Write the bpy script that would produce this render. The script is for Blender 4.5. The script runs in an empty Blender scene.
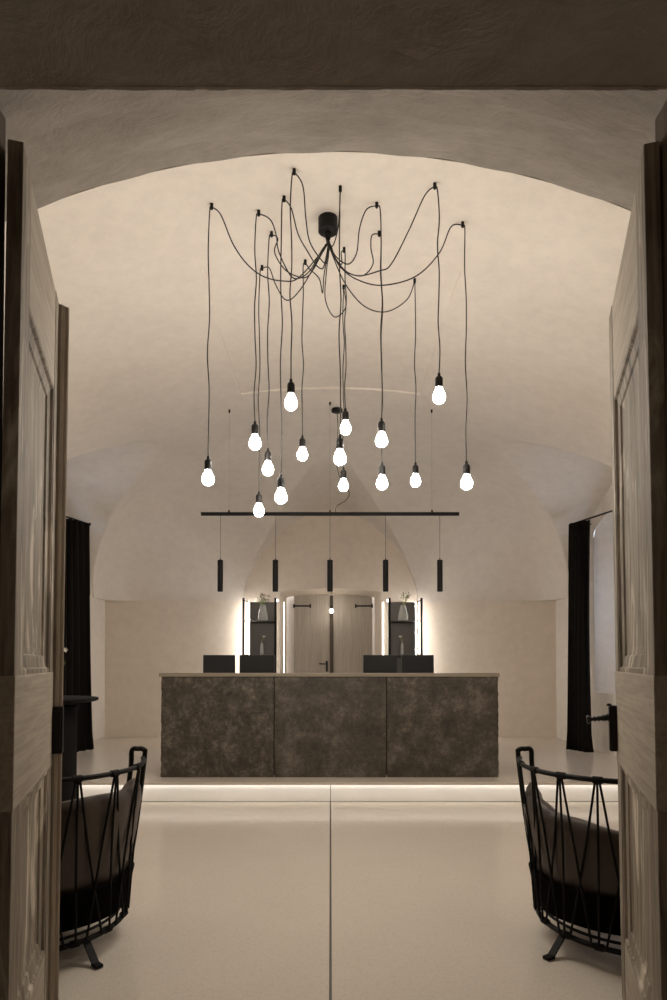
import bpy, bmesh, math, random
from math import sin, cos, pi, sqrt, radians, atan2
from mathutils import Vector, Matrix, Quaternion
random.seed(7)
SC = bpy.context.scene
COL = SC.collection

# ------------------------------------------------------------------ camera
F = 667.0; TH = radians(1.27); EYE = 1.28
def at(px, py, Y):
    """point of the room at depth Y seen at photo pixel (px,py)"""
    xc = (px-330.5)/F; yc = (650.2-py)/F
    d = (xc, cos(TH)-yc*sin(TH), sin(TH)+yc*cos(TH))
    k = Y/d[1]
    return Vector((d[0]*k, Y, EYE+d[2]*k))
cd = bpy.data.cameras.new('camera'); cam = bpy.data.objects.new('camera', cd); COL.objects.link(cam)
cam.location = (0, 0, EYE); cam.rotation_euler = (pi/2+TH, 0, 0)
cd.sensor_fit = 'VERTICAL'; cd.sensor_height = 36; cd.sensor_width = 24; cd.lens = 24.012
cd.shift_x = 0.003; cd.shift_y = 0.1502; cd.clip_start = 0.05
SC.camera = cam

# ------------------------------------------------------------------ room dimensions
HX = 3.41; YB = 10.09; YF = 2.65; SPR = 2.25; RISE = 1.78; ZR = 0.19; YS = 6.27
YE = 6.58; LYC = 7.3; LB = 2.24

def smax(a, b, k=0.008):
    h = max(k-abs(a-b), 0)/k
    return max(a, b)+h*h*k*0.25
def ceil_z(x, y):
    u = min(abs(x)/HX, 1); v = min(max((y-YE)/(YB-YE), 0), 1)
    p = 16
    r = min((u**p+v**p)**(1/p), 1)
    z = SPR+RISE*sqrt(max(1-r*r, 0))
    # window bays
    dy = abs(y-LYC)/(LB if y > LYC else 1.12)
    if dy < 1:
        cr = 3.745+0.10*(1.85-abs(x))
        if abs(x) > 1.5:
            z = smax(z, SPR+(cr-SPR)*(1-dy**1.65)**(1/1.65))
    # bay above the doorway
    if y > 6.9 and abs(x) < 1.32:
        zc = 3.634+0.12*(YB-y)
        z = smax(z, SPR+(zc-SPR)*(1-(abs(x)/1.32)**1.7)**(1/1.7))
    # plain raised field in the middle of the vault
    if abs(x) < 0.89 and 4.42 < y < 6.58:
        z += 0.018
    return z
def ray_ceiling(px, py):
    Y = 2.7
    while Y < 10:
        p = at(px, py, Y)
        if p.z >= ceil_z(p.x, p.y): return p
        Y += 0.004
    return p

# ------------------------------------------------------------------ materials
def newmat(name):
    m = bpy.data.materials.new(name); m.use_nodes = True
    nt = m.node_tree; b = nt.nodes['Principled BSDF']
    return m, nt, b
def pos(nt, scale=(1,1,1), rot=(0,0,0)):
    tc = nt.nodes.new('ShaderNodeTexCoord'); mp = nt.nodes.new('ShaderNodeMapping')
    mp.inputs['Scale'].default_value = scale; mp.inputs['Rotation'].default_value = rot
    nt.links.new(tc.outputs['Object'], mp.inputs['Vector'])
    return mp.outputs['Vector']
def noise(nt, vec, scale, detail=5, rough=.6, dist=0):
    n = nt.nodes.new('ShaderNodeTexNoise'); n.inputs['Scale'].default_value = scale
    n.inputs['Detail'].default_value = detail; n.inputs['Roughness'].default_value = rough
    n.inputs['Distortion'].default_value = dist
    nt.links.new(vec, n.inputs['Vector']); return n.outputs['Fac']
def ramp(nt, fac, stops):
    r = nt.nodes.new('ShaderNodeValToRGB'); cr = r.color_ramp
    while len(cr.elements) < len(stops): cr.elements.new(.5)
    for e, (p, c) in zip(cr.elements, stops):
        e.position = p; e.color = (*c, 1)
    nt.links.new(fac, r.inputs['Fac']); return r.outputs['Color']
def mixc(nt, fac, a, b, mode='MIX'):
    n = nt.nodes.new('ShaderNodeMix'); n.data_type = 'RGBA'; n.blend_type = mode
    for sock, v in ((n.inputs[0], fac), (n.inputs[6], a), (n.inputs[7], b)):
        if hasattr(v, 'is_linked'): nt.links.new(v, sock)
        else: sock.default_value = v if isinstance(v, (int, float)) else (*v, 1)
    return n.outputs[2]
def bump(nt, b, h, strength=.2, dist=.01):
    n = nt.nodes.new('ShaderNodeBump'); n.inputs['Strength'].default_value = strength
    n.inputs['Distance'].default_value = dist
    nt.links.new(h, n.inputs['Height']); nt.links.new(n.outputs['Normal'], b.inputs['Normal'])
def simple(name, col, rough=.5, metal=0, spec=.5):
    m, nt, b = newmat(name)
    b.inputs['Base Color'].default_value = (*col, 1); b.inputs['Roughness'].default_value = rough
    b.inputs['Metallic'].default_value = metal; b.inputs['Specular IOR Level'].default_value = spec
    n = noise(nt, pos(nt), 30, 3); bump(nt, b, n, .05, .002)
    return m
def emit(name, col, s):
    m, nt, b = newmat(name)
    b.inputs['Base Color'].default_value = (1,1,1,1)
    b.inputs['Emission Color'].default_value = (*col, 1); b.inputs['Emission Strength'].default_value = s
    return m
def plaster(name, a, c, scale=1.3, bs=.25):
    m, nt, b = newmat(name); v = pos(nt)
    n1 = noise(nt, v, scale, 6, .62, .4); n2 = noise(nt, v, 9, 6, .7)
    col = ramp(nt, n1, [(.3, a), (.7, c)])
    col = mixc(nt, .25, col, ramp(nt, n2, [(.35, tuple(x*.8 for x in a)), (.6, c)]), 'MIX')
    nt.links.new(col, b.inputs['Base Color']); b.inputs['Roughness'].default_value = .85
    b.inputs['Specular IOR Level'].default_value = .2
    n3 = noise(nt, pos(nt, (1, 1, 2.2)), 7, 7, .65, .5)
    bump(nt, b, n3, bs, .02)
    return m
M = {}
M['plaster'] = plaster('lime_plaster', (.735, .668, .592), (.80, .733, .655), 1.3, .12)
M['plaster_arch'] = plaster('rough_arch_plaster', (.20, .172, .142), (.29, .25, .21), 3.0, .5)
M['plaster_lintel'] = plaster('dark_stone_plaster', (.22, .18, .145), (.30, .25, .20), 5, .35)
# terrazzo
m, nt, b = newmat('terrazzo'); v = pos(nt)
n1 = noise(nt, v, .7, 5, .6); n2 = noise(nt, v, 210, 2, .5); n3 = noise(nt, v, 45, 3, .6)
c = ramp(nt, n1, [(.3, (.72, .645, .555)), (.7, (.78, .705, .61))])
c = mixc(nt, .4, c, ramp(nt, n2, [(.36, (.40, .36, .31)), (.46, (.9, .9, .9)), (1, (1, 1, 1))]), 'MULTIPLY')
c = mixc(nt, .15, c, ramp(nt, n3, [(.36, (.6, .58, .55)), (.5, (1, 1, 1))]), 'MULTIPLY')
nt.links.new(c, b.inputs['Base Color']); b.inputs['Roughness'].default_value = .17
b.inputs['Specular IOR Level'].default_value = .4
M['terrazzo'] = m
m, nt, b = newmat('step_stone'); v = pos(nt)
c = ramp(nt, noise(nt, v, 2, 4), [(.3, (.84, .82, .78)), (.7, (.90, .88, .84))])
nt.links.new(c, b.inputs['Base Color']); b.inputs['Roughness'].default_value = .45
M['riser'] = m
M['wall_lit'] = plaster('lit_wall_plaster', (.76, .665, .56), (.82, .725, .615), 1.3, .12)  # back wall plaster lightened and warmed in colour to stand in for missing light
M['joint'] = simple('joint_metal', (.10, .09, .075), .5)
# stone slab
def stone(name, off, sc=1.9):
    m, nt, b = newmat(name); v = pos(nt)
    mp = nt.nodes.new('ShaderNodeMapping'); mp.inputs['Location'].default_value = off
    nt.links.new(v, mp.inputs['Vector']); v = mp.outputs['Vector']
    n1 = noise(nt, v, sc, 12, .78, .12); n2 = noise(nt, v, 22, 10, .8, 0); n3 = noise(nt, v, 60, 4, .7)
    c = ramp(nt, n1, [(.36, (.038, .031, .023)), (.5, (.075, .062, .046)), (.62, (.16, .137, .108))])
    c = mixc(nt, .55, c, ramp(nt, n2, [(.38, (.32, .3, .27)), (.55, (1, 1, 1)), (.68, (2.0, 1.9, 1.75))]), 'MULTIPLY')
    c = mixc(nt, .4, c, ramp(nt, n3, [(.4, (.5, .5, .5)), (.6, (1.2, 1.2, 1.2))]), 'MULTIPLY')
    nt.links.new(c, b.inputs['Base Color']); b.inputs['Roughness'].default_value = .55
    bump(nt, b, n2, .4, .008); return m
M['stone_a'] = stone('brown_slate', (0, 0, 0), 5.5); M['stone_b'] = stone('mottled_slate', (3.1, 2, 7.7), 2.3); M['stone_c'] = stone('brown_slate_right', (9.3, 1, 2.2), 5.0)
M['countertop'] = simple('stone_counter_edge', (.26, .22, .17), .4)
# weathered wood
def wood(name, base, light, dark, patch=.5, hor=False):
    m, nt, b = newmat(name)
    v = pos(nt, (.8, 9, 9) if hor else (9, 9, .8)); n1 = noise(nt, v, 2.6, 8, .7, .7)
    v2 = pos(nt, (1.3, 5, 5) if hor else (5, 5, 1.3)); n2 = noise(nt, v2, 1.5, 6, .6, 1.1)
    n3 = noise(nt, pos(nt, (1.2, 40, 40) if hor else (40, 40, 1.2)), 2, 4, .6)
    c = ramp(nt, n1, [(.3, dark), (.5, base), (.72, light)])
    c = mixc(nt, ramp(nt, n2, [(.56, (0, 0, 0)), (.66, (patch,)*3)]), c, tuple(min(x*1.5, 1) for x in light))
    c = mixc(nt, .5, c, ramp(nt, n3, [(.3, (.6,)*3), (.6, (1,)*3)]), 'MULTIPLY')
    nt.links.new(c, b.inputs['Base Color']); b.inputs['Roughness'].default_value = .75
    b.inputs['Specular IOR Level'].default_value = .25
    bump(nt, b, n1, .35, .006); return m
M['wood'] = wood('weathered_door_wood', (.26, .217, .168), (.43, .37, .295), (.10, .08, .06), .95)
M['wood_rail'] = wood('weathered_rail_wood', (.40, .34, .27), (.46, .395, .32), (.32, .265, .205), .15, True)
M['wood_strip'] = wood('meeting_strip_wood', (.40, .335, .265), (.48, .41, .33), (.28, .23, .175), .2)
M['wood_dark'] = wood('aged_frame_wood', (.14, .11, .085), (.2, .16, .12), (.08, .065, .05), .1)
M['wood_pale'] = wood('pale_panel_wood', (.50, .445, .375), (.54, .48, .41), (.46, .405, .34), .03)
M['black'] = simple('black_powder_coat', (.006, .005, .0045), .55, 0, .2)
M['matte'] = simple('matte_black_lacquer', (.006, .005, .0045), .75, 0, .12)
M['iron'] = simple('wrought_iron', (.015, .013, .012), .4, .6)
M['cord'] = simple('black_textile_cord', (.02, .017, .015), .8)
M['rope'] = simple('black_rope', (.008, .007, .006), .75, 0, .2)
M['leather'] = simple('brown_leather', (.075, .056, .045), .42, 0, .35)
M['shellfabric'] = simple('black_canvas', (.004, .0035, .003), .9, 0, .05)
M['bulb'] = emit('glowing_bulb', (1.0, .93, .835), 128)
M['bulb_small'] = emit('glowing_small_bulb', (1.0, .93, .82), 45)
M['led'] = emit('led_strip', (1.0, .95, .88), 95)
M['led_thin'] = emit('led_thin_strip', (1.0, .95, .88), 5)
M['spotlens'] = emit('spot_lens', (1.0, .9, .75), 12)
m, nt, b = newmat('curtain_cloth')
n = noise(nt, pos(nt, (40, 40, 8)), 5, 4); c = ramp(nt, n, [(.3, (.006, .005, .004)), (.7, (.012, .0095, .0075))])
nt.links.new(c, b.inputs['Base Color']); b.inputs['Roughness'].default_value = .9
b.inputs['Specular IOR Level'].default_value = .1; M['curtain'] = m
M['monitor'] = simple('black_monitor_plastic', (.012, .012, .013), .3)
M['screenback'] = simple('monitor_back', (.02, .02, .022), .35)
M['backpanel'] = simple('dark_steel_panel', (.11, .105, .10), .38, .8)
def glass(name, tint, mixf):
    m = bpy.data.materials.new(name); m.use_nodes = True; nt = m.node_tree; nt.nodes.clear()
    o = nt.nodes.new('ShaderNodeOutputMaterial'); mx = nt.nodes.new('ShaderNodeMixShader')
    t = nt.nodes.new('ShaderNodeBsdfTransparent'); g = nt.nodes.new('ShaderNodeBsdfGlossy')
    t.inputs[0].default_value = (*tint, 1); g.inputs['Roughness'].default_value = .05
    lw = nt.nodes.new('ShaderNodeLayerWeight'); lw.inputs[0].default_value = mixf
    nt.links.new(lw.outputs['Facing'], mx.inputs[0])
    nt.links.new(t.outputs[0], mx.inputs[1]); nt.links.new(g.outputs[0], mx.inputs[2])
    nt.links.new(mx.outputs[0], o.inputs[0]); return m
M['glass'] = glass('clear_glass', (.93, .94, .92), .15)
M['pane'] = glass('window_glass', (.92, .95, 1), .1)
m, nt, b = newmat('milky_vase_glass'); b.inputs['Base Color'].default_value = (.85, .84, .8, 1); b.inputs['Roughness'].default_value = .15
b.inputs['Alpha'].default_value = .32; M['vase'] = m
M['white_flower'] = simple('white_petal', (.8, .78, .7), .6)
M['green'] = simple('green_leaf', (.07, .16, .035), .5)
M['drygreen'] = simple('dried_foliage', (.22, .20, .09), .7)
M['water'] = simple('pale_stem', (.25, .3, .12), .5)
M['winframe'] = simple('white_window_frame', (.6, .57, .52), .5)

# ------------------------------------------------------------------ mesh helpers
class MB:
    def __init__(s): s.bm = bmesh.new()
    def quad(s, *ps):
        return s.bm.faces.new([s.bm.verts.new(p) for p in ps])
    def box(s, x0, x1, y0, y1, z0, z1, bev=0, mat=None):
        b = bmesh.new(); bmesh.ops.create_cube(b, size=1)
        for v in b.verts:
            v.co = Vector(((x0+x1)/2+v.co.x*(x1-x0), (y0+y1)/2+v.co.y*(y1-y0), (z0+z1)/2+v.co.z*(z1-z0)))
        if bev: bmesh.ops.bevel(b, geom=b.edges[:], offset=bev, segments=2, affect='EDGES', profile=.6)
        if mat is not None: bmesh.ops.transform(b, matrix=mat, verts=b.verts[:])
        s.join(b); return s
    def join(s, b):
        me = bpy.data.meshes.new('t'); b.to_mesh(me); b.free(); s.bm.from_mesh(me); bpy.data.meshes.remove(me)
    def tube(s, pts, r, n=8, closed=False, cap=True, rad=None):
        pts = [Vector(p) for p in pts]; N = len(pts); rings = []
        up = None
        for i, p in enumerate(pts):
            if closed: t = (pts[(i+1) % N]-pts[i-1])
            else: t = pts[min(i+1, N-1)]-pts[max(i-1, 0)]
            t.normalize()
            if up is None:
                up = Vector((0, 0, 1)) if abs(t.z) < .9 else Vector((1, 0, 0))
            a = t.cross(up)
            if a.length < 1e-4: a = t.cross(Vector((0, 1, 0.01)))
            a.normalize(); bb = a.cross(t).normalized(); up = bb
            rr = rad[i] if rad else r
            rings.append([s.bm.verts.new(p+a*cos(2*pi*k/n)*rr+bb*sin(2*pi*k/n)*rr) for k in range(n)])
        M_ = N if closed else N-1
        for i in range(M_):
            A = rings[i]; B = rings[(i+1) % N]
            if closed and i == N-1:
                # align the seam
                best = min(range(n), key=lambda o: sum((A[k].co-B[(k+o) % n].co).length for k in range(n)))
                B = B[best:]+B[:best]
            for k in range(n): s.bm.faces.new((A[k], A[(k+1) % n], B[(k+1) % n], B[k]))
        if cap and not closed:
            s.bm.faces.new(rings[0][::-1]); s.bm.faces.new(rings[-1])
        return s
    def lathe(s, prof, c=(0, 0, 0), n=20, axis=None):
        c = Vector(c); rings = []
        for r, z in prof:
            rings.append([s.bm.verts.new(c+Vector((r*cos(2*pi*k/n), r*sin(2*pi*k/n), z))) for k in range(n)])
        for A, B in zip(rings, rings[1:]):
            for k in range(n): s.bm.faces.new((A[k], A[(k+1) % n], B[(k+1) % n], B[k]))
        s.bm.faces.new(rings[0][::-1]); s.bm.faces.new(rings[-1])
        return s
    def build(s, name, mat, parent=None, smooth=False, loc=None):
        bmesh.ops.recalc_face_normals(s.bm, faces=s.bm.faces[:])
        me = bpy.data.meshes.new(name); s.bm.to_mesh(me); s.bm.free()
        if smooth:
            for p in me.polygons: p.use_smooth = True
            try: me.set_sharp_from_angle(angle=radians(40))
            except Exception: pass
        me.materials.append(mat)
        o = bpy.data.objects.new(name, me); COL.objects.link(o)
        if parent: o.parent = parent
        if loc is not None: o.location = loc
        return o
def struct(o): o['kind'] = 'structure'; return o
def tag(o, label, cat, group=None, kind=None):
    o['label'] = label; o['category'] = cat
    if group: o['group'] = group
    if kind: o['kind'] = kind
    return o
def empty(name, loc, rz=0):
    o = bpy.data.objects.new(name, None); COL.objects.link(o); o.location = loc; o.rotation_euler = (0, 0, rz)
    o.empty_display_size = .1
    return o
def copy_tree(o, parent=None):
    c = o.copy(); COL.objects.link(c); c.parent = parent
    for ch in list(o.children): copy_tree(ch, c)
    return c
def spline(pts, n=8):
    pts = [Vector(p) for p in pts]; out = []
    P = [pts[0]*2-pts[1]]+pts+[pts[-1]*2-pts[-2]]
    for i in range(1, len(P)-2):
        for k in range(n):
            t = k/n; a, b, c, d = P[i-1:i+3]
            out.append(.5*((2*b)+(c-a)*t+(2*a-5*b+4*c-d)*t*t+(3*b-a-3*c+d)*t**3))
    out.append(pts[-1]); return out

# ------------------------------------------------------------------ floor
mb = MB(); mb.box(-HX-.6, HX+.6, -2.2, YS, -.1, 0); struct(mb.build('floor', M['terrazzo']))
mb = MB(); mb.box(-HX-.6, HX+.6, YS+.012, YB+1.6, 0.0, ZR-.012); mb.box(-HX-.6, HX+.6, YS-.055, YB+1.6, ZR-.012, ZR); mb.box(-HX-.6, HX+.6, YS-.055, YS-.049, ZR-.024, ZR-.011); struct(mb.build('floor_rear', M['terrazzo']))
mb = MB(); mb.box(-HX, HX, YS, YS+.012, 0, ZR-.012); struct(mb.build('trim_1', M['riser']))
mb = MB(); mb.box(-.0055, .0055, .5, YS-.005, -.001, .0006); struct(mb.build('trim_2', M['joint']))
mb = MB(); mb.box(-.003, .003, YS-.001, YS+.001, 0, ZR-.013); struct(mb.build('trim_3', M['joint']))
mb = MB(); mb.box(-HX, HX, YS-.004, YS-.0005, 0, .004); struct(mb.build('trim_4', M['joint']))

M['led_step'] = emit('led_step_strip', (1.0, .98, .95), 9)
mb = MB(); mb.box(-HX+.02, HX-.02, -.004, .004, -.004, 0); tag(mb.build('step_light', M['led_step'], loc=(0, YS-.040, ZR-.0125)), 'thin light strip under the lip of the raised floor step', 'light')

# ------------------------------------------------------------------ vaulted ceiling
xs = sorted(set([round(HX*sin(pi/2*k/150), 5) for k in range(151)]))
xs = [x for x in xs]
fine = []
for i in range(len(xs)-1):
    fine.append(xs[i])
    if xs[i+1]-xs[i] > .03: fine.append((xs[i]+xs[i+1])/2)
fine.append(xs[-1])
xs = [x for x in fine if abs(x-.89) > .012]+[.8875, .8925]
xs = sorted(set([-x for x in xs]+xs))
ys = [YF+(YE-YF)*k/140 for k in range(140)]+[YE+(YB-YE)*sin(pi/2*k/190) for k in range(191)]
ys = sorted([y for y in ys if min(abs(y-4.42), abs(y-6.58)) > .012]+[4.4175, 4.4225, 6.5775, 6.5825])
bm = bmesh.new()
G = [[bm.verts.new((x, y, ceil_z(x, y))) for x in xs] for y in ys]
for j in range(len(ys)-1):
    for i in range(len(xs)-1):
        bm.faces.new((G[j][i], G[j+1][i], G[j+1][i+1], G[j][i+1]))
mb = MB(); mb.bm = bm
struct(mb.build('ceiling', M['plaster'], smooth=True))

# ------------------------------------------------------------------ back wall with doorway
DW = .78; DZ = 2.37; DCR = 2.44          # doorway half width, spring, crown
def door_arch(x, w=DW, s=DZ, c=DCR): return s+(c-s)*sqrt(max(1-(x/w)**2, 0))
mb = MB()
def wallstrip(x0, x1, z0a, z0b, z1a, z1b, y=YB):
    mb.quad((x0, y, z0a), (x1, y, z0b), (x1, y, z1b), (x0, y, z1a))
N = 240
for i in range(N):
    x0 = -HX+2*HX*i/N; x1 = -HX+2*HX*(i+1)/N
    xm = (x0+x1)/2
    t0, t1 = (ceil_z(x0, YB), ceil_z(x1, YB))
    if abs(xm) < DW: b0, b1 = door_arch(min(max(x0, -DW), DW)), door_arch(min(max(x1, -DW), DW))
    else: b0 = b1 = 0
    wallstrip(x0, x1, b0, b1, t0+.01, t1+.01)
# doorway reveal
YD = YB+.50; DW2 = .70; 
K = 40
prev = None
for i in range(K+1):
    a = -1+2*i/K; xf = a*DW; xb = a*DW2
    zf = door_arch(xf); zb = door_arch(xb, DW2, 2.345, 2.40)
    if prev: mb.quad(prev[0], (xf, YB, zf), (xb, YD, zb), prev[1])
    prev = ((xf, YB, zf), (xb, YD, zb))
for sgn in (-1, 1):
    mb.quad((sgn*DW, YB, 0), (sgn*DW, YB, DZ), (sgn*DW2, YD, 2.345), (sgn*DW2, YD, 0))
mb.quad((-1.2, YD+.06, 0), (1.2, YD+.06, 0), (1.2, YD+.06, 3), (-1.2, YD+.06, 3))
struct(mb.build('wall_back', M['wall_lit']))
# string course at the springing of the vault
mb = MB()
for x0, x1 in ((-HX, -1.32), (1.32, HX)): mb.box(x0, x1, YB-.008, YB, ZR, SPR)
struct(mb.build('trim_5', M['wall_lit']))

# ------------------------------------------------------------------ side walls with window embrasures
WY0, WY1 = 6.5, 8.62; SILL = .93
def warch(y): return 2.93+.27*sqrt(max(1-((y-(WY0+WY1)/2)/((WY1-WY0)/2))**2, 0))
def side_wall(sg, name):
    mb = MB(); X = sg*HX
    yl = sorted(set([YF+(YB-YF)*k/200 for k in range(201)]+[WY0, WY1]))
    for y0, y1 in zip(yl, yl[1:]):
        ym = (y0+y1)/2; t0 = ceil_z(X, y0)+.01; t1 = ceil_z(X, y1)+.01
        if WY0 < ym < WY1:
            mb.quad((X, y0, 0), (X, y1, 0), (X, y1, SILL), (X, y0, SILL))
            mb.quad((X, y0, warch(y0)), (X, y1, warch(y1)), (X, y1, t1), (X, y0, t0))
        else: mb.quad((X, y0, 0), (X, y1, 0), (X, y1, t1), (X, y0, t0))
    # embrasure
    X2 = sg*(HX+.62); sp = .12
    def inner(y):
        t = (y-WY0)/(WY1-WY0); return WY0+sp+(WY1-WY0-2*sp)*t
    K = 30; pr = None
    for i in range(K+1):
        y = WY0+(WY1-WY0)*i/K
        a, b_ = (X, y, warch(y)), (X2, inner(y), warch(y)-.12)
        if pr:
            mb.quad(pr[0], a, b_, pr[1])
            mb.quad((X, pr[0][1], SILL), (X, y, SILL), (X2, inner(y), SILL+.03), (X2, pr[1][1], SILL+.03))
        pr = (a, b_)
    for y in (WY0, WY1):
        mb.quad((X, y, SILL), (X, y, warch(y)), (X2, inner(y), warch(y)-.12), (X2, inner(y), SILL+.03))
    # masonry around the narrower window opening
    wy0, wy1, wz0, wz1 = 6.98, 8.18, 1.25, 2.75
    i0, i1 = inner(WY0), inner(WY1)
    mb.quad((X2, i0, SILL), (X2, wy0, SILL), (X2, wy0, 3.3), (X2, i0, 3.3))
    mb.quad((X2, wy1, SILL), (X2, i1, SILL), (X2, i1, 3.3), (X2, wy1, 3.3))
    mb.quad((X2, wy0, SILL), (X2, wy1, SILL), (X2, wy1, wz0), (X2, wy0, wz0))
    mb.quad((X2, wy0, wz1), (X2, wy1, wz1), (X2, wy1, 3.3), (X2, wy0, 3.3))
    struct(mb.build(name, M['plaster']))
    w = struct(empty('window_1' if sg < 0 else 'window_2', (sg*(HX+.66), 7.58, wz0)))
    f = MB()
    for y0, y1, z0, z1 in ((-.6, .6, 0, .06), (-.6, .6, 1.44, 1.5), (-.6, -.54, 0, 1.5), (.54, .6, 0, 1.5), (-.03, .03, 0, 1.5), (-.6, .6, .95, .99)):
        f.box(-.03, .03, y0, y1, z0, z1, .004)
    f.build('window_frame', M['winframe'], w)
    p = MB(); p.box(-.004, .004, -.56, .56, .04, 1.46); p.build('window_pane', M['pane'], w)
side_wall(-1, 'wall_left'); side_wall(1, 'wall_right')

# ------------------------------------------------------------------ entrance wall, arch and hall
c0 = at(330.5, 152, YF); c1 = at(37, 210, YF); c2 = at(632, 210, YF)
dz = c0.z-(c1.z+c2.z)/2; hw = (abs(c1.x)+abs(c2.x))/2; RA = (hw*hw+dz*dz)/(2*dz)
def arch_z(x, top=c0.z, R=RA): return top-(R-sqrt(max(R*R-x*x, 0)))
AW = 1.33; IW = 1.03; YI = 1.50
mb = MB(); K = 48; pr = None
for i in range(K+1):
    a = -1+2*i/K
    rows = []
    for j in range(7):
        t = j/6; w = IW+(AW-IW)*t; top = 2.86+(c0.z-2.86)*t; R = (RA*.8)+(RA*.2)*t
        x = a*w; wob = .008*sin(7*a+j*2.1) if 0 < j < 6 else .004*sin(23*a)
        rows.append((x, YI+(YF-YI)*t, arch_z(x, top, R)+wob))
    if pr:
        for j in range(6): mb.quad(pr[j], rows[j], rows[j+1], pr[j+1])
    pr = rows
for sgn in (-1, 1):
    mb.quad((sgn*IW, YI, 0), (sgn*IW, YI, arch_z(IW, 2.86, RA*.8)), (sgn*AW, YF, arch_z(AW)), (sgn*AW, YF, 0))
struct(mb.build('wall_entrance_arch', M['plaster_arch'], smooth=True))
mb = MB(); N = 160
for i in range(N):
    x0 = -HX+2*HX*i/N; x1 = -HX+2*HX*(i+1)/N; xm = (x0+x1)/2
    if abs(xm) < AW:
        b0, b1 = arch_z(max(min(x0, AW), -AW)), arch_z(max(min(x1, AW), -AW))
    else: b0 = b1 = 0
    mb.quad((x0, YF, b0), (x1, YF, b1), (x1, YF, ceil_z(x1, YF)+.01), (x0, YF, ceil_z(x0, YF)+.01))
struct(mb.build('wall_front', M['plaster']))
zl = at(330, 88, 1.55).z
mb = MB()
mb.box(-2.2, 2.2, .9, 1.55, zl, 3.5)
# chipped lower arris of the lintel
e = mb.bm
for k in range(60):
    x = -1.1+2.2*k/60; d = random.uniform(.001, .006)
    mb.box(x, x+.045, 1.545, 1.553+d*.5, zl-d*.2, zl+.02)
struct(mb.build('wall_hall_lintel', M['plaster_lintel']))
mb = MB()
for sgn in (-1, 1): mb.box(min(sgn*1.1, sgn*2.2), max(sgn*1.1, sgn*2.2), .9, 1.5, 0, zl)
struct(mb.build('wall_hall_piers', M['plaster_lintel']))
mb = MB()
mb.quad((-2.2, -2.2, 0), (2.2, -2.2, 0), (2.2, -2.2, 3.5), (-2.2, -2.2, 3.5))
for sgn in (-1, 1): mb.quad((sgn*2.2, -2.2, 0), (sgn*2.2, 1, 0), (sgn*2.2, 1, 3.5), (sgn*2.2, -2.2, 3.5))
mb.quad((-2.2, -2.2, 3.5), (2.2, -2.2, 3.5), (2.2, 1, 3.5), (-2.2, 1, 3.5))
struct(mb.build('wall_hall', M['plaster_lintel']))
# door frame posts
for n, sgn in ((6, -1), (7, 1)):
    mb = MB(); xa, xb = sorted((sgn*.855, sgn*.95))
    mb.box(xa, xb, 1.64, 1.73, 0, 2.72, .006)
    struct(mb.build('trim_%d' % n, M['wood_dark']))

# ------------------------------------------------------------------ entrance door leaves
def leaf(name, nx, ny, fx, fy, top, sgn, astragal):
    """leaf whose panelled face runs from hinge (nx,ny) to lock edge (fx,fy); local x along the leaf, +y = face normal"""
    W = sqrt((fx-nx)**2+(fy-ny)**2); ang = atan2(fy-ny, fx-nx)
    root = struct(empty(name, (nx, ny, .008), ang))
    nd = -1 if sgn < 0 else 1      # local y direction of the panelled face
    T = .038
    def bx(mb, x0, x1, d0, d1, z0, z1, bev=.003):
        y0, y1 = sorted((nd*-d0, nd*-d1)); mb.box(x0, x1, y0, y1, z0, z1, bev)
    SN = .17*W; SF = .11*W; H = top-.01
    r0, r1 = .898, 1.242; pt = 2.27
    for nm, args in (('door_stile', (0, SN, 0, T, 0, H)), ('door_stile', (W-SF, W, 0, T, 0, H)),
                     ('door_rail', (SN-.001, W-SF+.001, .002, T-.002, pt, H-.002)),
                     ('door_rail', (SN*0-.001, W+.001, -.0022, T+.0005, r0, r1)),
                     ('door_rail', (SN-.001, W-SF+.001, .002, T-.002, 0.004, .25))):
        mb = MB(); bx(mb, *args); mb.build(nm, M['wood_rail'] if nm == 'door_rail' else M['wood'], root)
    for z0, z1 in ((.25, r0), (r1, pt)):
        mb = MB(); bx(mb, SN-.002, W-SF+.002, .0262, .040, z0-.002, z1+.002, 0); mb.build('door_panel', M['wood'], root)
        # moulding: stepped sloping frame
        mb = MB(); steps = [(0, .003), (.014, .003), (.02, .012), (.055, .017), (.060, .023), (.085, .0262), (.09, .0265)]
        corners = lambda o: ((SN+o, z0+o), (W-SF-o, z0+o), (W-SF-o, z1-o), (SN+o, z1-o))
        for (o0, d0), (o1, d1) in zip(steps, steps[1:]):
            A = corners(o0); B = corners(o1)
            for k in range(4):
                k2 = (k+1) % 4
                mb.quad((A[k][0], -nd*d0, A[k][1]), (A[k2][0], -nd*d0, A[k2][1]), (B[k2][0], -nd*d1, B[k2][1]), (B[k][0], -nd*d1, B[k][1]))
        mb.build('door_moulding', M['wood'], root)
    th = -.010 if sgn > 0 else .007     # the old leaves lean a little towards each other
    root.rotation_mode = 'QUATERNION'
    root.rotation_quaternion = Quaternion((0, 1, 0), th) @ Quaternion((0, 0, 1), ang)
    root.location.x -= th*1.28; root.location.z += .003
    return root, W, nd
Lz = 2.63
nl = at(14.6, 665, 1.693); fl = at(53.3, 665, 2.464)
L, WL, ndl = leaf('door_1', nl.x, nl.y, fl.x, fl.y, Lz, -1, True)
nr = at(654.2, 665, 1.70); fr = at(615.5, 665, 2.575)
R, WR, ndr = leaf('door_2', nr.x, nr.y, fr.x, fr.y, Lz, 1, False)
# meeting strip and lock on the left leaf
mb = MB(); y0, y1 = sorted((ndl*.0, ndl*.036))

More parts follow.
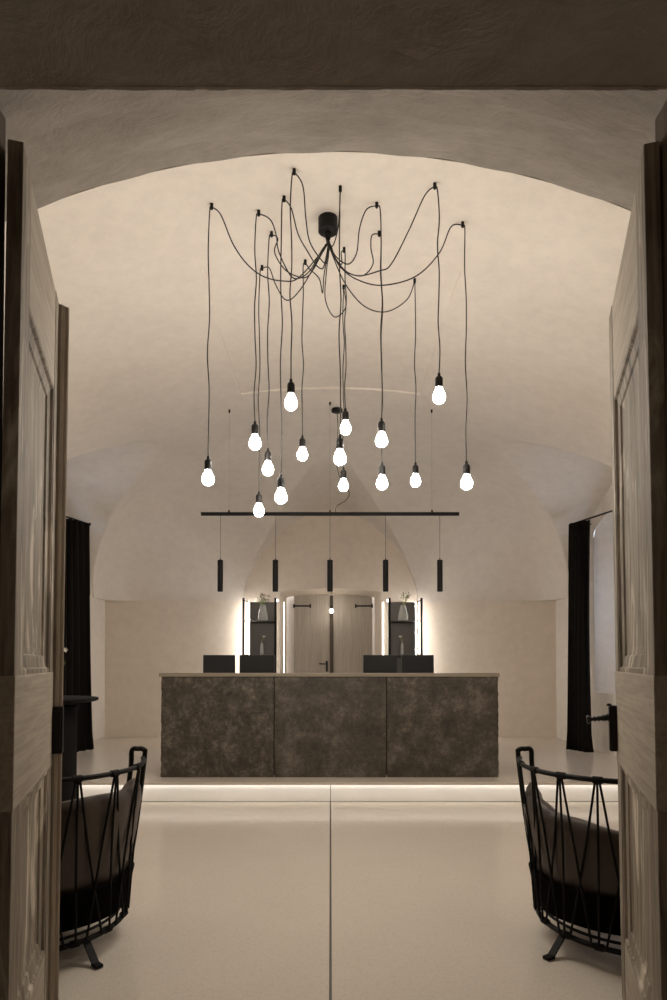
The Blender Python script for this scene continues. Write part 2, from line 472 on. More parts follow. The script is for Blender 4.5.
prf = [(WL-.012, 0), (WL+.014, 0), (WL+.014, ndl*.031), (WL+.008, ndl*.035), (WL+.003, ndl*.031), (WL-.001, ndl*.021), (WL-.006, ndl*.018), (WL-.012, ndl*.010)]
A_ = [mb.bm.verts.new((x, y, 0)) for x, y in prf]; B_ = [mb.bm.verts.new((x, y, Lz-.02)) for x, y in prf]
mb.bm.faces.new(A_); mb.bm.faces.new(B_[::-1])
for k in range(len(prf)): mb.bm.faces.new((A_[k], A_[(k+1) % len(prf)], B_[(k+1) % len(prf)], B_[k]))
mb.build('meeting_strip', M['wood_strip'], L)
mb = MB(); mb.box(WL-.02, WL+.018, *sorted((-ndl*.0, ndl*.038)), .942, 1.115, .004); mb.box(WL-.028, WL-.018, *sorted((0, ndl*.03)), .957, 1.10, .003)
mb.build('lock_case', M['iron'], L)['label'] = 'black iron lock case'
# lock plate and lever on the right leaf
hz = 1.066
h = MB(); h.box(WR-.045, WR-.005, *sorted((ndr*.0, ndr*.03)), .938, 1.112, .006)
h.lathe([(.0, 0), (.010, 0), (.009, .006), (.006, .009), (.0, .010)], (WR-.025, ndr*.028, 1.110), 12)
hp = h.build('lock_case', M['iron'], R); hp['label'] = 'black iron lock case'
h = MB(); prof = [.011, .016, .010, .014, .010, .013, .009, .0085, .012, .008, .0075, .012, .007, .007, .010, .016, .018, .014]
L0 = .028; pts = [(WR-.025, ndr*(L0+.0048*i), hz-.001*i*.6) for i in range(len(prof))]
h.tube(pts, 1, 12, rad=prof); h.build('door_handle', M['iron'], R, smooth=True)

# ------------------------------------------------------------------ inner doors at the back
def back_door(name, x0, x1, hinge):
    root = struct(empty(name, ((x0+x1)/2, YD+.02, ZR)))
    w = (x1-x0)/2
    mb = MB(); K = 16; bm = mb.bm
    cx = (x0+x1)/2
    fr_ = [];bk = []
    pts = [(-w, 0), (w, 0)]+[(w-2*w*k/K, door_arch(cx+w-2*w*k/K, DW2+.03, 2.35, 2.42)-ZR) for k in range(K+1)]
    A = [bm.verts.new((x, -.02, z)) for x, z in pts]; B = [bm.verts.new((x, .02, z)) for x, z in pts]
    bm.faces.new(A); bm.faces.new(B[::-1])
    for k in range(len(pts)): bm.faces.new((A[k], A[(k+1) % len(pts)], B[(k+1) % len(pts)], B[k]))
    mb.build('door_leaf', M['wood_pale'], root)
    s = hinge; z = at(330, 606, YD).z-ZR
    hb = MB(); xa, xb = sorted((s*w, s*(w-.26)))
    hb.box(xa, xb, -.034, -.018, z-.012, z+.012, .003)
    hb.box(s*(w-.26)-.012, s*(w-.26)+.012, -.038, -.018, z-.032, z+.032, .004)
    hb.box(s*w-.014, s*w+.014, -.045, -.018, z-.03, z+.03, .004)
    hb.build('hinge_strap', M['iron'], root)['label'] = 'black iron strap hinge'
    hb = MB(); z2 = .42
    hb.box(xa, xb, -.034, -.018, z2-.012, z2+.012, .003); hb.build('hinge_strap', M['iron'], root)
    return root, w
bl, bw = back_door('door_3', at(294, 600, YD).x, at(329.2, 600, YD).x, -1)
br, bw2 = back_door('door_4', at(333.8, 600, YD).x, at(372, 600, YD).x, 1)
hh = MB(); z = at(326, 664, YD).z-ZR
hh.box(bw-.055, bw-.02, -.032, -.018, z-.12, z+.05, .003); hh.tube([(bw-.037, -.02, z), (bw-.037, -.07, z), (bw-.06, -.075, z), (bw-.16, -.075, z+.004)], .009, 8)
hh.build('door_handle', M['iron'], bl)
mb = MB(); mb.box(at(329.6, 600, YD).x, at(333.4, 600, YD).x, YD+.03, YD+.045, ZR, 2.39)
struct(mb.build('trim_8', M['wood_dark']))

# ------------------------------------------------------------------ curtains
def curtain(sg):
    a = Vector((sg*3.16, 8.42)); 
    root = empty('curtain', (sg*3.3, 8.3, ZR))
    ox, oy = sg*3.3, 8.3
    mb = MB(); bm = mb.bm; NU, NV = 120, 26
    ztop = at(580, 522, 8.45).z
    grid = []
    for j in range(NV+1):
        v = j/NV; z = ZR+.012+(ztop-ZR-.012)*v; row = []
        for i in range(NU+1):
            u = i/NU
            # plan: bunched folds spread between two ends
            spread = 1+.22*(1-v)**1.5
            if v < .08: spread += .12*(1-v/.08)
            wd = .13 if sg > 0 else .20
            px = (3.165 if sg > 0 else 3.22)+(u-.5)*wd*spread + .035*spread*sin(u*2*pi*5.5+.4*sin(3*v)) - .045*(1-v)
            py = 8.60-u*(.27 if sg > 0 else .48)*spread+.015*sin(u*40+v*3)
            row.append(bm.verts.new((sg*px-ox, py-oy, z-ZR)))
        grid.append(row)
    for j in range(NV):
        for i in range(NU): bm.faces.new((grid[j][i], grid[j][i+1], grid[j+1][i+1], grid[j+1][i]))
    c = mb.build('curtain_cloth', M['curtain'], root, smooth=True)
    s = c.modifiers.new('thick', 'SOLIDIFY'); s.thickness = .006
    side = 'left' if sg < 0 else 'right'
    if sg < 0: tag(root, 'tall black curtain bunched beside the left window bay behind the round bar table', 'curtain')
    else: tag(root, 'tall black curtain bunched in front of the pale window recess on the right', 'curtain')
    rod = empty('curtain_rod', (sg*3.15, 8.68, ztop+.02))
    mb = MB(); mb.tube([(0, 0, 0), (sg*.55, -1.95, 0)], .011, 10)
    mb.lathe([(.0, -.02), (.018, -.015), (.018, .015), (.0, .02)], (0, 0, 0), 12)
    mb.build('rod', M['iron'], rod)
    mb = MB(); mb.tube([(0, 0, 0), (sg*.26, .0, 0)], .007, 8); mb.build('bracket', M['iron'], rod)
    tag(rod, 'thin black curtain rod running from the %s curtain into the window recess' % side, 'curtain rod')
curtain(-1); curtain(1)

# ------------------------------------------------------------------ reception desk
YK = 6.49
xl = at(161, 720, YK).x; xr = at(498.5, 720, YK).x
ztopd = at(330, 676.5, YK).z
desk = empty('reception_desk', (0, YK, ZR))
tag(desk, 'long reception desk fronted by three dark mottled stone slabs on the raised floor', 'desk')
def slab(x0, x1, mat):
    mb = MB(); bm = mb.bm; nx, nz = 40, 34
    H = ztopd-ZR-.004
    rnd = random.Random(x0)
    grid = []
    for j in range(nz+1):
        row = []
        lo = rnd.uniform(-.003, .004) if x0 < -1 else 0
        hi = rnd.uniform(-.004, .003) if x1 > 1 else 0
        for i in range(nx+1):
            x = x0+(x1-x0)*i/nx+(lo if i == 0 else hi if i == nx else 0)
            row.append(bm.verts.new((x, 0 if 0 < i < nx and 0 < j < nz else .004, .002+H*j/nz)))
        grid.append(row)
    for j in range(nz):
        for i in range(nx): bm.faces.new((grid[j][i], grid[j][i+1], grid[j+1][i+1], grid[j+1][i]))
    bm2 = [[bm.verts.new((v.co.x, .03, v.co.z)) for v in (r[0], r[-1])] for r in grid]
    for j in range(nz):
        bm.faces.new((grid[j][0], grid[j+1][0], bm2[j+1][0], bm2[j][0]))
        bm.faces.new((grid[j][-1], bm2[j][1], bm2[j+1][1], grid[j+1][-1]))
    bm.faces.new([bm2[0][0], bm2[0][1]]+[r[1] for r in bm2[1:]]+[r[0] for r in bm2[::-1][:-1]])
    bm.faces.new(grid[0][::-1]+[bm2[0][0], bm2[0][1]])
    bm.faces.new(grid[-1]+[bm2[-1][1], bm2[-1][0]])
    return mb.build('stone_slab', mat, desk)
s1 = at(274, 720, YK).x; s2 = at(386.8, 720, YK).x; g = .005
slab(xl, s1-g, M['stone_a']); slab(s1+g, s2-g, M['stone_b']); slab(s2+g, xr, M['stone_c'])
mb = MB(); H = ztopd-ZR
for x in (xl+.02, xr-.06): mb.box(x, x+.04, .035, .78, 0, H-.004, .002)
mb.box(xl+.02, xr-.02, .034, .05, 0.02, H-.004)
mb.build('carcass', M['black'], desk)
mb = MB(); mb.box(xl-.02, xr+.012, -.012, .24, H-.002, H+.032, .003); mb.build('counter_top', M['countertop'], desk)
mb = MB(); mb.box(xl+.06, xr-.06, .052, .80, .70, .735, .003); mb.build('worktop', M['black'], desk)

# monitors
def monitor(px0, px1, ang, label):
    Y = YK+.48; a = at(px0, 655, Y); b_ = at(px1, 655, Y)
    W = (b_.x-a.x)/cos(ang); cx = (a.x+b_.x)/2
    root = empty('computer_monitor', (cx, Y, ZR+.737), ang)
    tag(root, label, 'monitor', None)
    zt = a.z-(ZR+.737); h = .29
    mb = MB(); mb.box(-W/2, W/2, -.012, .012, zt-h, zt, .004); mb.build('housing', M['monitor'], root)
    mb = MB(); mb.box(-W/2+.012, W/2-.012, .0125, .0145, zt-h+.015, zt-.012); mb.build('screen', M['screenback'], root)
    mb = MB(); mb.box(-.03, .03, -.04, -.013, .012, zt-h*.75, .004); mb.build('stand', M['black'], root)
    mb = MB(); mb.box(-.11, .11, -.09, .08, 0, .012, .004); mb.build('stand_base', M['black'], root)
monitor(203.5, 235, radians(6), 'black computer monitor at the far left end of the row on the desk')
monitor(239.5, 275, radians(-4), 'black computer monitor right beside the leftmost one, below the left shelf')
monitor(363, 397, radians(4), 'black computer monitor on the desk just right of the doorway, left one of its pair')
monitor(402, 433.5, radians(-6), 'black computer monitor at the far right end of the row on the desk')

# ------------------------------------------------------------------ display shelves with LED light
def shelf(px0, px1, pan0, pan1, side, label):
    Y0 = 9.72; Y1 = YB-.03
    x0 = at(px0, 600, Y0).x; x1 = at(px1, 600, Y0).x; zt = at(px0, 598, Y0).z
    cx = (x0+x1)/2; root = empty('display_shelf', (cx, Y0, ZR)); tag(root, label, 'shelf')
    w = (x1-x0)/2; H = zt-ZR; t = .016
    for s in (-1, 1):
        mb = MB(); mb.box(s*w-t, s*w+t, -t, t, 0, H, .003); mb.build('post', M['black'], root)
        mb = MB(); mb.box(s*w*.88-.008, s*w*.88+.008, Y1-Y0-.02, Y1-Y0, 0, H-.03, .003); mb.build('post', M['black'], root)
        mb = MB(); mb.tube([(s*w, 0, H-.03), (s*w*.88, Y1-Y0-.01, H-.03)], .007, 6); mb.build('side_rail', M['black'], root)
        xo = -side*.02
        if s == side: mb = MB(); mb.box(xo+s*.202-.005, xo+s*.202+.005, Y1-Y0-.117, Y1-Y0-.105, .1, H-.05, .001); mb.build('led_strip', M['led'], root)
        else:
            xq = (-.70 if side < 0 else .795)-cx
            mb = MB(); mb.box(xq-.004, xq+.004, Y1-Y0-.012, Y1-Y0-.002, .1, H-.03, .001); mb.build('led_strip', M['led_thin'], root)
            mb = MB(); mb.box(s*(w+.024)-.010, s*(w+.024)+.010, .02, .03, H-.045, H-.022, .001); mb.build('led_spot', M['led'], root)
    mb = MB(); mb.box(-.193-side*.02, .193-side*.02, Y1-Y0-.12, Y1-Y0-.11, .1, H-.04, .002); mb.build('back_panel', M['backpanel'], root)
    zs = []
    for py in (621, 654.5):
        z = at(260, py, Y0+.1).z-ZR; zs.append(z)
        mb = MB(); mb.box(-w+t, w-t, .0, Y1-Y0-.125, z-.010, z, .002); mb.build('shelf_board', M['glass'] if 0 else M['backpanel'], root)
    for z in (.55, .12): 
        mb = MB(); mb.box(-w+t, w-t, .0, Y1-Y0-.125, z-.010, z, .002); mb.build('shelf_board', M['backpanel'], root)
    return root, [z+ZR for z in zs], cx
shL, zL, cxL = shelf(243.5, 275.5, 0, 0, -1, 'narrow black display shelf glowing at its edges, left of the doorway')
shR, zR, cxR = shelf(389.5, 421.5, 0, 0, 1, 'narrow black display shelf glowing at its edges, right of the doorway')
def big_vase(px, z, label, lean, seed, bushy):
    Y = 9.86; x = at(px, 610, Y).x
    root = empty('flower_vase', (x, Y, z)); tag(root, label, 'vase')
    mb = MB(); mb.lathe([(.07, 0), (.078, .01), (.075, .08), (.055, .17), (.042, .225), (.046, .235), (.042, .235), (.038, .22), (.052, .16), (.07, .08), (.072, .015), (.0, .012)], n=24)
    mb.build('glass_body', M['vase'], root, smooth=True)
    rnd = random.Random(seed); mb = MB(); fo = MB()
    for k in range(14 if bushy else 9):
        a = rnd.uniform(0, 2*pi); r = rnd.uniform(.03, .11); h = rnd.uniform(.34, .44) if not bushy else rnd.uniform(.3, .40)
        tip = Vector((r*cos(a)+lean, r*sin(a)*.6, h)); pts = spline([(r*.3*cos(a+2), r*.3*sin(a+2), .02), (lean*.1, 0, .2), tip*.8+Vector((0, 0, .04)), tip], 5)
        mb.tube(pts, .0025, 5)
        for q in range(16 if bushy else 8):
            p = pts[rnd.randrange(len(pts)//2, len(pts))]+Vector((rnd.uniform(-.03, .03), rnd.uniform(-.03, .03), rnd.uniform(-.02, .03)))
            d = rnd.uniform(.008, .016)
            vs = [p+Vector((rnd.uniform(-d, d), rnd.uniform(-d, d), rnd.uniform(-d, d))) for _ in range(4)]
            fo.quad(*vs)
    mb.build('stems', M['water'], root); fo.build('foliage', M['drygreen'], root)
def small_vase(px, z, label, side):
    Y = 9.86; x = at(px, 640, Y).x
    root = empty('bud_vase', (x, Y, z)); tag(root, label, 'vase')
    mb = MB(); mb.lathe([(.024, 0), (.026, .005), (.024, .12), (.018, .17), (.02, .175), (.016, .17), (.02, .12), (.021, .01), (.0, .008)], n=18)
    mb.build('glass_body', M['vase'], root, smooth=True)
    mb = MB(); mb.tube(spline([(0, 0, .01), (.004, 0, .12), (-.003, 0, .2), (side*.02, 0, .25)], 6), .005, 6); mb.build('stem', M['water'], root)
    mb = MB()
    for k in range(6):
        a = k*pi/3; c = Vector((side*.025, 0, .25))
        t = c+Vector((.045*cos(a), .045*sin(a), .03)); l = Vector((-sin(a), cos(a), 0))*.018
        mb.quad(c, c*.5+t*.5+l, t, c*.5+t*.5-l)
    mb.lathe([(.0, 0), (.014, .005), (.02, .02), (.012, .035), (.0, .04)], (side*.025, 0, .245), 10)
    mb.build('blossom', M['white_flower'], root, smooth=True)
big_vase(263, zL[0], 'clear glass vase of bushy dried sprigs on the left shelf', 0, 3, True)
big_vase(403, zR[0], 'clear glass vase with sparse leaning twigs on the right shelf', .03, 5, False)
small_vase(262, zL[1], 'slim glass bud vase with one white bloom on the left shelf', 1)
small_vase(402, zR[1], 'slim glass bud vase with one white bloom on the right shelf', -1)

# ------------------------------------------------------------------ light pendant in the doorway
pb = at(331.5, 611, YB+.25); 
zt = door_arch(0, (DW+DW2)/2, (DZ+2.345)/2, (DCR+2.40)/2)
pl = empty('pendant_bulb', (pb.x, pb.y, zt)); tag(pl, 'single small lit bulb hanging in front of the double doors at the back', 'lamp')
mb = MB(); mb.tube([(0, 0, -.004), (0, 0, pb.z-zt+.05)], .003, 6); mb.build('cord', M['cord'], pl)
mb = MB(); mb.lathe([(.014, 0), (.016, .03), (.008, .05)], (0, 0, pb.z-zt+.035), 12); mb.build('lamp_socket', M['black'], pl)
mb = MB(); mb.lathe([(.004, -.035), (.022, -.02), (.03, 0), (.022, .022), (.012, .036)], (0, 0, pb.z-zt), 14); mb.build('bulb', M['bulb_small'], pl, smooth=True)

# ------------------------------------------------------------------ track light over the desk
YT = 6.9
a = at(201, 514, YT); b_ = at(459, 514, YT); zb = a.z; cxT = (a.x+b_.x)/2
tr = empty('track_light', (cxT, YT, zb)); tag(tr, 'long black ceiling-hung bar with five slim cylinder spotlights above the desk', 'light')
mb = MB(); mb.box(a.x-cxT, b_.x-cxT, -.017, .017, -.017, .017, .003); mb.build('bar', M['black'], tr)
for px, py in ((229, 405), (330, 397), (432, 401)):
    x = at(px, 514, YT).x-cxT; zc = ceil_z(x+cxT, YT)
    w = MB(); w.tube([(x, 0, .015), (x, 0, zc-zb-.02)], .0007, 5); wo = w.build('suspension_wire', M['iron'], tr)
    w = MB(); w.lathe([(.009, 0), (.009, .03), (.004, .036)], (x, 0, zc-zb-.032), 10); w.build('ceiling_fixing', M['black'], wo)
    w = MB(); w.box(x-.008, x+.008, -.012, .012, .017, .04, .002); w.build('bar_clip', M['black'], wo)
cp = ray_ceiling(337, 409)
w = MB(); w.lathe([(.055, 0), (.06, .003), (.06, .027), (.055, .032)], (cp.x-cxT, cp.y-YT, cp.z-zb-.032), 24); w.build('canopy', M['black'], tr, smooth=True)
q = lambda x, y, d: at(x, y, d)-Vector((cxT, YT, zb))
pts = spline([Vector((cp.x-cxT, cp.y-YT, cp.z-zb-.03)), q(338, 430, 7.05), q(336, 455, 7.0), q(339, 475, 6.97), q(349, 492, 6.95), q(346, 500, 6.93), q(337, 506, 6.91), q(335.5, 512, 6.9)], 7)
w = MB(); w.tube(pts, .0035, 6); w.build('supply_cable', M['cord'], tr)
for px in (220.5, 275.5, 330, 385.5, 439.7):
    x = at(px, 514, YT).x-cxT; z1 = at(px, 560, YT).z-zb; z0 = at(px, 591.5, YT).z-zb
    s = MB(); n = 20; r = .029
    s.lathe([(.002, .04), (r-.004, .04), (r-.004, .001), (r-.001, 0), (r, .001), (r, z1-z0-.003), (r-.004, z1-z0), (.006, z1-z0+.001), (.005, z1-z0+.02)], (x, 0, z0), n)
    so = s.build('spotlight', M['black'], tr, smooth=True)
    w = MB(); w.tube([(x, 0, -.015), (x, 0, z1+.015)], .0022, 6); w.build('cable', M['cord'], so)
    w = MB(); w.lathe([(.022, .034), (.022, .0395)], (x, 0, z0), 16); w.build('lens', M['spotlens'], so)
    ld = bpy.data.lights.new('spot_beam', 'SPOT'); ld.energy = 22; ld.spot_size = radians(55); ld.spot_blend = .7
    ld.color = (1, .9, .78); ld.shadow_soft_size = .02
    lo = bpy.data.objects.new('spot_beam', ld); COL.objects.link(lo); lo.parent = so; lo.location = (x, 0, z0+.03)

# ------------------------------------------------------------------ spider chandelier
cc = ray_ceiling(328, 218)
ch = empty('spider_chandelier', cc); tag(ch, 'black spider chandelier of fifteen bare bulbs on draped cords hung from the vault', 'chandelier')
mb = MB(); mb.lathe([(.054, -.090), (.060, -.085), (.060, -.004), (.056, .004)], n=32)
mb.lathe([(.012, -.14), (.018, -.12), (.018, -.09)], n=14); mb.build('canopy', M['black'], ch, smooth=True)
Z = lambda x, y: (180+x/2.084, 150+y/2.084)
HOOKS = [
 ((66,112), (208.2,461), [(85,135),(110,195),(140,238),(175,264),(215,273),(245,268),(285,225)]),
 ((164,126), (255,426), [(188,145),(200,175),(206,212),(228,258),(245,268),(270,252),(296,208)]),
 ((191,170), (268,453), [(204,185),(197,212),(215,245),(240,262),(268,262),(298,212)]),
 ((171,241), (259,496), [(186,246),(200,282),(222,313),(250,292),(288,228)]),
 ((217,96), (281,479), [(232,122),(246,175),(268,215),(284,240),(298,246),(306,215)]),
 ((238,39), (291,384), [(256,75),(262,140),(270,190),(292,226),(306,236),(310,210)]),
 ((261,229), (302.5,440), [(270,248),(290,268),(297,298),(300,262),(309,205)]),
 ((334,75), (340,440), [(333,120),(329,165),(318,200)]),
 ((342,203), (345.5,413), [(336,214),(337,238),(322,225),(315,200)]),
 ((341,281), (343.5,472), [(345,328),(322,348),(303,312),(305,255),(311,205)]),
 ((410,109), (381.5,423), [(388,125),(374,165),(368,215),(350,238),(325,222),(314,200)]),
 ((415,169), (382,467), [(400,178),(398,205),(402,238),(380,262),(345,252),(318,215)]),
 ((531,69), (439,378), [(510,95),(478,165),(440,238),(415,252),(370,262),(335,245),(314,205)]),
 ((489,268), (415.5,467), [(473,312),(430,337),(385,326),(345,280),(316,215)]),
 ((589,150), (466.5,466), [(565,160),(540,215),(490,264),(420,282),(365,268),(330,238),(314,200)]),
]
LOWY = cc.y
for (hk, bp, path) in HOOKS:
    hp = ray_ceiling(*Z(*hk)); gp = cc+Vector((random.uniform(-.01, .01), random.uniform(-.01, .01), -.145))
    n = len(path)
    top = hp+Vector((0, 0, -.022))
    # draped part: hook -> canopy
    p3 = [top]
    for i, q_ in enumerate(path):
        t = (i+1)/(n+1); Y = hp.y+(cc.y-hp.y)*t
        p3.append(at(*Z(*q_), Y))
    p3.append(gp)
    # drop: hook -> socket
    dx = (bp[0]-330.5)/F
    Yd = hp.y+.01
    sockt = at(bp[0], bp[1]-3, Yd); 
    drop = [sockt]
    L_ = top.z-sockt.z; ph = random.uniform(0, 6)
    k = 7
    for i in range(1, k):
        t = i/k; drop.append(Vector((sockt.x+.006*sin(ph+i*2.3), Yd+.006*cos(ph+i*1.7), sockt.z+L_*.97*t)))
    drop.append(Vector((sockt.x*.8+top.x*.2, Yd, top.z-.02)))
    pts = spline(drop+p3, 8)
    loc = lambda p: p-cc
    mb = MB(); mb.tube([loc(p) for p in pts], .0037, 7); co = mb.build('cord', M['cord'], ch, smooth=True)
    mb = MB(); h0 = loc(hp)
    mb.lathe([(.007, -.034), (.0095, -.03), (.0095, 0.006)], h0, 12); mb.build('ceiling_hook', M['black'], co)
    s0 = loc(sockt)
    mb = MB(); mb.lathe([(.018, -.072), (.0215, -.068), (.0215, -.022), (.017, -.012), (.009, -.008), (.008, .008), (.005, .012)], s0, 18); mb.build('lamp_socket', M['black'], co, smooth=True)
    mb = MB(); mb.lathe([(.004, -.162), (.018, -.158), (.030, -.147), (.0355, -.131), (.0355, -.121), (.031, -.105), (.023, -.088), (.017, -.0725)], s0, 18); mb.build('bulb', M['bulb'], co, smooth=True)

# ------------------------------------------------------------------ lounge chairs
def lounge_chair(cush, knots):
    """local: origin on floor, +x = towards the loop seen in the photo is angle 24 deg, back at angle -70 deg"""
    root = empty('lounge_chair', (0, 0, 0))
    A0, A1 = 24, -164
    def rimp(a):  # a degrees
        e = abs((a+70)/94)
        r = .455+.01*e**2
        return Vector((r*cos(radians(a)), r*sin(radians(a)), .795+.015*e**4))
    def botp(a):
        e = abs((a+70)/94); r = .46-.085*min(e, 1)
        return Vector((r*cos(radians(a)), r*sin(radians(a)), .092+.03*min(e, 1)**2))
    mb = MB(); rim = [rimp(A0+(A1-A0)*k/50) for k in range(51)]
    mb.tube(rim, .0115, 10); 
    mb.build('top_rail', M['black'], root, smooth=True)
    mb = MB(); bot = [botp(A0+(A1-A0)*k/50) for k in range(51)]
    fr0, fr1 = bot[-1], bot[0]
    d = Vector((cos(radians(110)), sin(radians(110)), 0))
    clos = spline([fr0, fr0+d*.16, (fr0+fr1)/2+d*.30, fr1+d*.16, fr1], 8)
    mb.tube(bot+clos[1:-1], .012, 10, closed=True)
    in_ = [Vector((p.x*.95, p.y*.95, p.z+.028)) for p in bot]; mb.tube(in_, .007, 8)
    mb.build('bottom_rail', M['black'], root, smooth=True)
    for a in (A0, A1):
        s = 1 if a == A0 else -1
        t = Vector((-sin(radians(a)), cos(radians(a)), 0))*s
        rp, bpnt = rimp(a), botp(a); mb = MB()
        up = Vector((0, 0, .045))
        n_ = Vector((cos(radians(a)), sin(radians(a)), 0))
        loop = spline([bpnt, bpnt.lerp(rp, .5)+n_*.012, rp+n_*.008, rp+up*.9+n_*.004, rp+up+t*.015-n_*.022, rp+up*.8+t*.03-n_*.05, rp-Vector((0, 0, .05))+t*.03-n_*.055, bpnt.lerp(rp, .5)+t*.02-n_*.045, bpnt+t*.02-n_*.03], 7)
        mb.tube(loop, .0125, 9); mb.build('back_loop', M['black'], root, smooth=True)
    # rope lacing
    KN = knots
    mb = MB()
    alln = [A0-2]+KN
    for i, a in enumerate(alln):
        rp = rimp(a)
        tang = Vector((-sin(radians(a)), cos(radians(a)), 0))
        if i: kb = MB(); kb.tube([rp-tang*.02, rp+tang*.02], .0155, 10); kb.build('rope_knot', M['rope'], root, smooth=True)
        bp_ = botp(a); kb = MB(); kb.tube([bp_-tang*.018, bp_+tang*.018], .016, 10); kb.build('rope_knot', M['rope'], root, smooth=True)
        for dj, off in ((-1, -.008), (0, 0), (1, .008)):
            aa = a+dj*11.5*1.5
            if aa > A0 or aa < A1: continue
            e_ = botp(aa)
            nrm = Vector((cos(radians(a)), sin(radians(a)), 0))*.012
            mb.tube(spline([rp+tang*off+nrm*.8, rp.lerp(e_, .5)+nrm*.3, e_+nrm], 4), .0052, 6)
    mb.build('rope_lacing', M['rope'], root, smooth=True)
    # seat shell of black canvas
    def ringsurf(mb, zs, rs, a0, a1, n=48):
        bm = mb.bm; grid = []
        for z, r in zip(zs, rs):
            row = []
            for k in range(n+1):
                a = radians(a0+(a1-a0)*k/n); rr = r(k/n) if callable(r) else r
                row.append(bm.verts.new((rr*cos(a), rr*sin(a), z(k/n) if callable(z) else z)))
            grid.append(row)
        for A, B in zip(grid, grid[1:]):
            for k in range(n): bm.faces.new((A[k], A[k+1], B[k+1], B[k]))
        return grid
    mb = MB(); g_ = ringsurf(mb, [.118, .135, .27, .295, .30, .2, .14], [.10, .39, .418, .424, .41, .33, .1], A0-2, A1+2)
    ob = mb.build('seat_shell', M['shellfabric'], root, smooth=True); ob.modifiers.new('t', 'SOLIDIFY').thickness = .012
    # back cushion: soft wrap-round pad, higher at the ends, gently lobed
    mb = MB(); bm = mb.bm; n = 72; prof = []
    sec = 18; grid = []
    for k in range(n+1):
        u = k/n; a = radians(A0-1+(A1-A0+2)*u); e = abs(2*u-1)
        ztop = cush[0]+cush[1]*e**1.3+.006*sin(u*23); zb_ = .245+.025*e
        th = .055*(1-.75*max(0, e-.93)/.07); row = []
        for j in range(sec):
            q_ = 2*pi*j/sec; cz = (ztop+zb_)/2; hz_ = (ztop-zb_)/2
            sx = math.copysign(abs(cos(q_))**.75, cos(q_)); sz = math.copysign(abs(sin(q_))**.5, sin(q_))
            z = cz+hz_*sz; r = .352+.055*(z-.3)/.36+th*sx*(1-.15*abs(sz))+.006*sin(u*37+z*20)
            row.append(bm.verts.new((r*cos(a), r*sin(a), z)))
        grid.append(row)
    for A, B in zip(grid, grid[1:]):
        for j in range(sec): bm.faces.new((A[j], A[(j+1) % sec], B[(j+1) % sec], B[j]))
    bm.faces.new(grid[0]); bm.faces.new(grid[-1][::-1])
    mb.build('back_cushion', M['leather'], root, smooth=True)
    mb = MB(); mb.lathe([(.0, .22), (.22, .225), (.27, .25), (.285, .30), (.275, .36), (.24, .39), (.15, .40), (.0, .405)], n=40)
    for v in mb.bm.verts: v.co += Vector((d.x*.06, d.y*.06, 0))
    mb.build('seat_cushion', M['leather'], root, smooth=True)
    for a in (-42, -108, 65, 150):
        mb = MB(); b0 = botp(a) if a < 0 else Vector((.36*cos(radians(a)), .36*sin(radians(a)), .13))
        b0 = b0*1; n_ = Vector((cos(radians(a)), sin(radians(a)), 0)); t = Vector((-n_.y, n_.x, 0))
        p0 = Vector((b0.x, b0.y, b0.z-.005))-n_*.01; p1 = Vector((b0.x, b0.y, .012))+n_*.075; p2 = p1+n_*.035-Vector((0, 0, .002))
        w = .016; h = .006
        for A, B, dd in ((p0, p1, n_), (p1-n_*.01, p2, Vector((0, 0, 1)))):
            vs = []
            for P_ in (A, B):
                vs += [mb.bm.verts.new(P_+t*w+dd*h), mb.bm.verts.new(P_-t*w+dd*h), mb.bm.verts.new(P_-t*w-dd*h), mb.bm.verts.new(P_+t*w-dd*h)]
            for k in range(4): mb.bm.faces.new((vs[k], vs[(k+1) % 4], vs[4+(k+1) % 4], vs[4+k]))
            mb.bm.faces.new(vs[:4]); mb.bm.faces.new(vs[4:])
        mb.build('leg', M['black'], root)
    return root
c1_ = lounge_chair((.695, .02), [-3.5-23*k for k in range(7)]); c1_.location = (-1.375, 3.2, 0)
tag(c1_, 'black laced-rope lounge chair with brown leather cushion, beside the left door leaf', 'chair', 'rope-laced lounge chairs flanking the entrance')
c2_ = lounge_chair((.575, .125), [-146+20.5*k for k in range(8)]); tag(c2_, '', 'chair', 'rope-laced lounge chairs flanking the entrance')
c2_['label'] = 'black laced-rope lounge chair with brown leather cushion, beside the right door leaf'
c2_.location = (1.385, 3.2, 0); c2_.rotation_euler = (0, 0, radians(-40))
# the right chair stands turned so that its other back corner points to the middle

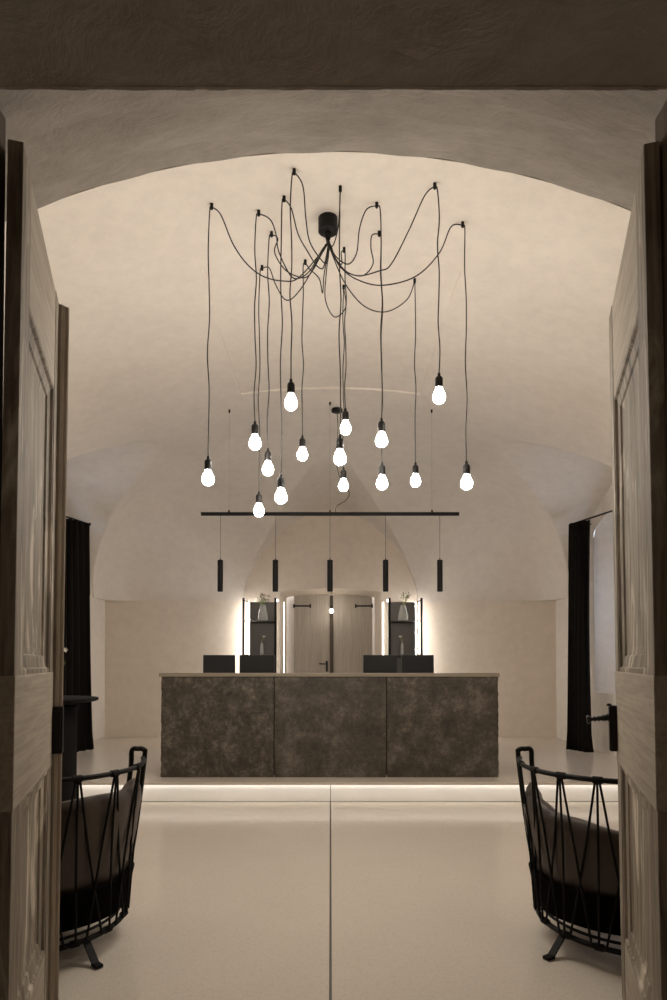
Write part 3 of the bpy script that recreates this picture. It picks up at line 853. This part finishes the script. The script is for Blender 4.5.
# ------------------------------------------------------------------ bar table with flower on the left
tb = empty('bar_table', (-1.93, 4.5, 0)); tag(tb, 'black round bar-height table on a drum pedestal, behind the left chair', 'table')
zt = 1.06
mb = MB(); mb.lathe([(.33, zt-.026), (.345, zt-.02), (.35, zt-.01), (.345, zt-.002), (.33, zt)], n=48); mb.build('table_top', M['matte'], tb, smooth=True)
mb = MB(); mb.lathe([(.205, 0), (.21, .005), (.21, zt-.06), (.10, zt-.05), (.10, zt-.027)], n=40); mb.build('pedestal', M['matte'], tb, smooth=True)
fv = empty('flower_vase', (-1.865, 4.5, zt)); tag(fv, 'dark vase with a white bloom and green leaf on the round bar table', 'vase')
mb = MB(); mb.lathe([(.03, 0), (.045, .02), (.045, .09), (.02, .14), (.024, .155), (.015, .15), (.0, .03)], n=20); mb.build('vase_body', M['black'], fv, smooth=True)
mb = MB(); mb.tube(spline([(0, 0, .05), (.01, 0, .2), (.03, 0, .3), (.055, 0, .335)], 6), .003, 6); mb.build('stem', M['green'], fv)
mb = MB()
for (cx_, cz_) in ((.055, .335), (.078, .322)):
    for k in range(5):
        a = k*2*pi/5; c = Vector((cx_, 0, cz_)); t = c+Vector((.018*cos(a), -.008, .018*sin(a))); l = Vector((-sin(a), 0, cos(a)))*.007
        mb.quad(c, c.lerp(t, .6)+l, t, c.lerp(t, .6)-l)
mb.build('blossom', M['white_flower'], fv)
mb = MB()
pts = [(0, 0, .13), (.035, 0, .18), (.068, -.01, .235), (.062, -.02, .27)]; ws = [.004, .014, .016, .002]
for i in range(3):
    a, b2 = Vector(pts[i]), Vector(pts[i+1])
    mb.quad(a+Vector((-ws[i], .006, 0)), a+Vector((ws[i], -.006, 0)), b2+Vector((ws[i+1], -.006, 0)), b2+Vector((-ws[i+1], .006, 0)))
lf = mb.build('leaf', M['green'], fv); lf.modifiers.new('t', 'SOLIDIFY').thickness = .002

# ------------------------------------------------------------------ world
w = bpy.data.worlds.new('dusk_sky'); SC.world = w; w.use_nodes = True
bg = w.node_tree.nodes['Background']; bg.inputs[0].default_value = (.62, .68, .80, 1); bg.inputs[1].default_value = 4.0
hl = bpy.data.lights.new('hall_fill', 'AREA'); hl.energy = 7; hl.size = .5; hl.color = (1, .85, .68)  # unseen fill light added behind the camera to lift the dark hall side
ho = bpy.data.objects.new('hall_fill', hl); COL.objects.link(ho); ho.location = (0, -1.2, 3.35)

SC.view_settings.view_transform = 'Standard'; SC.view_settings.look = 'None'
SC.view_settings.gamma = 1; SC.view_settings.exposure = .06; SC.view_settings.use_curve_mapping = False
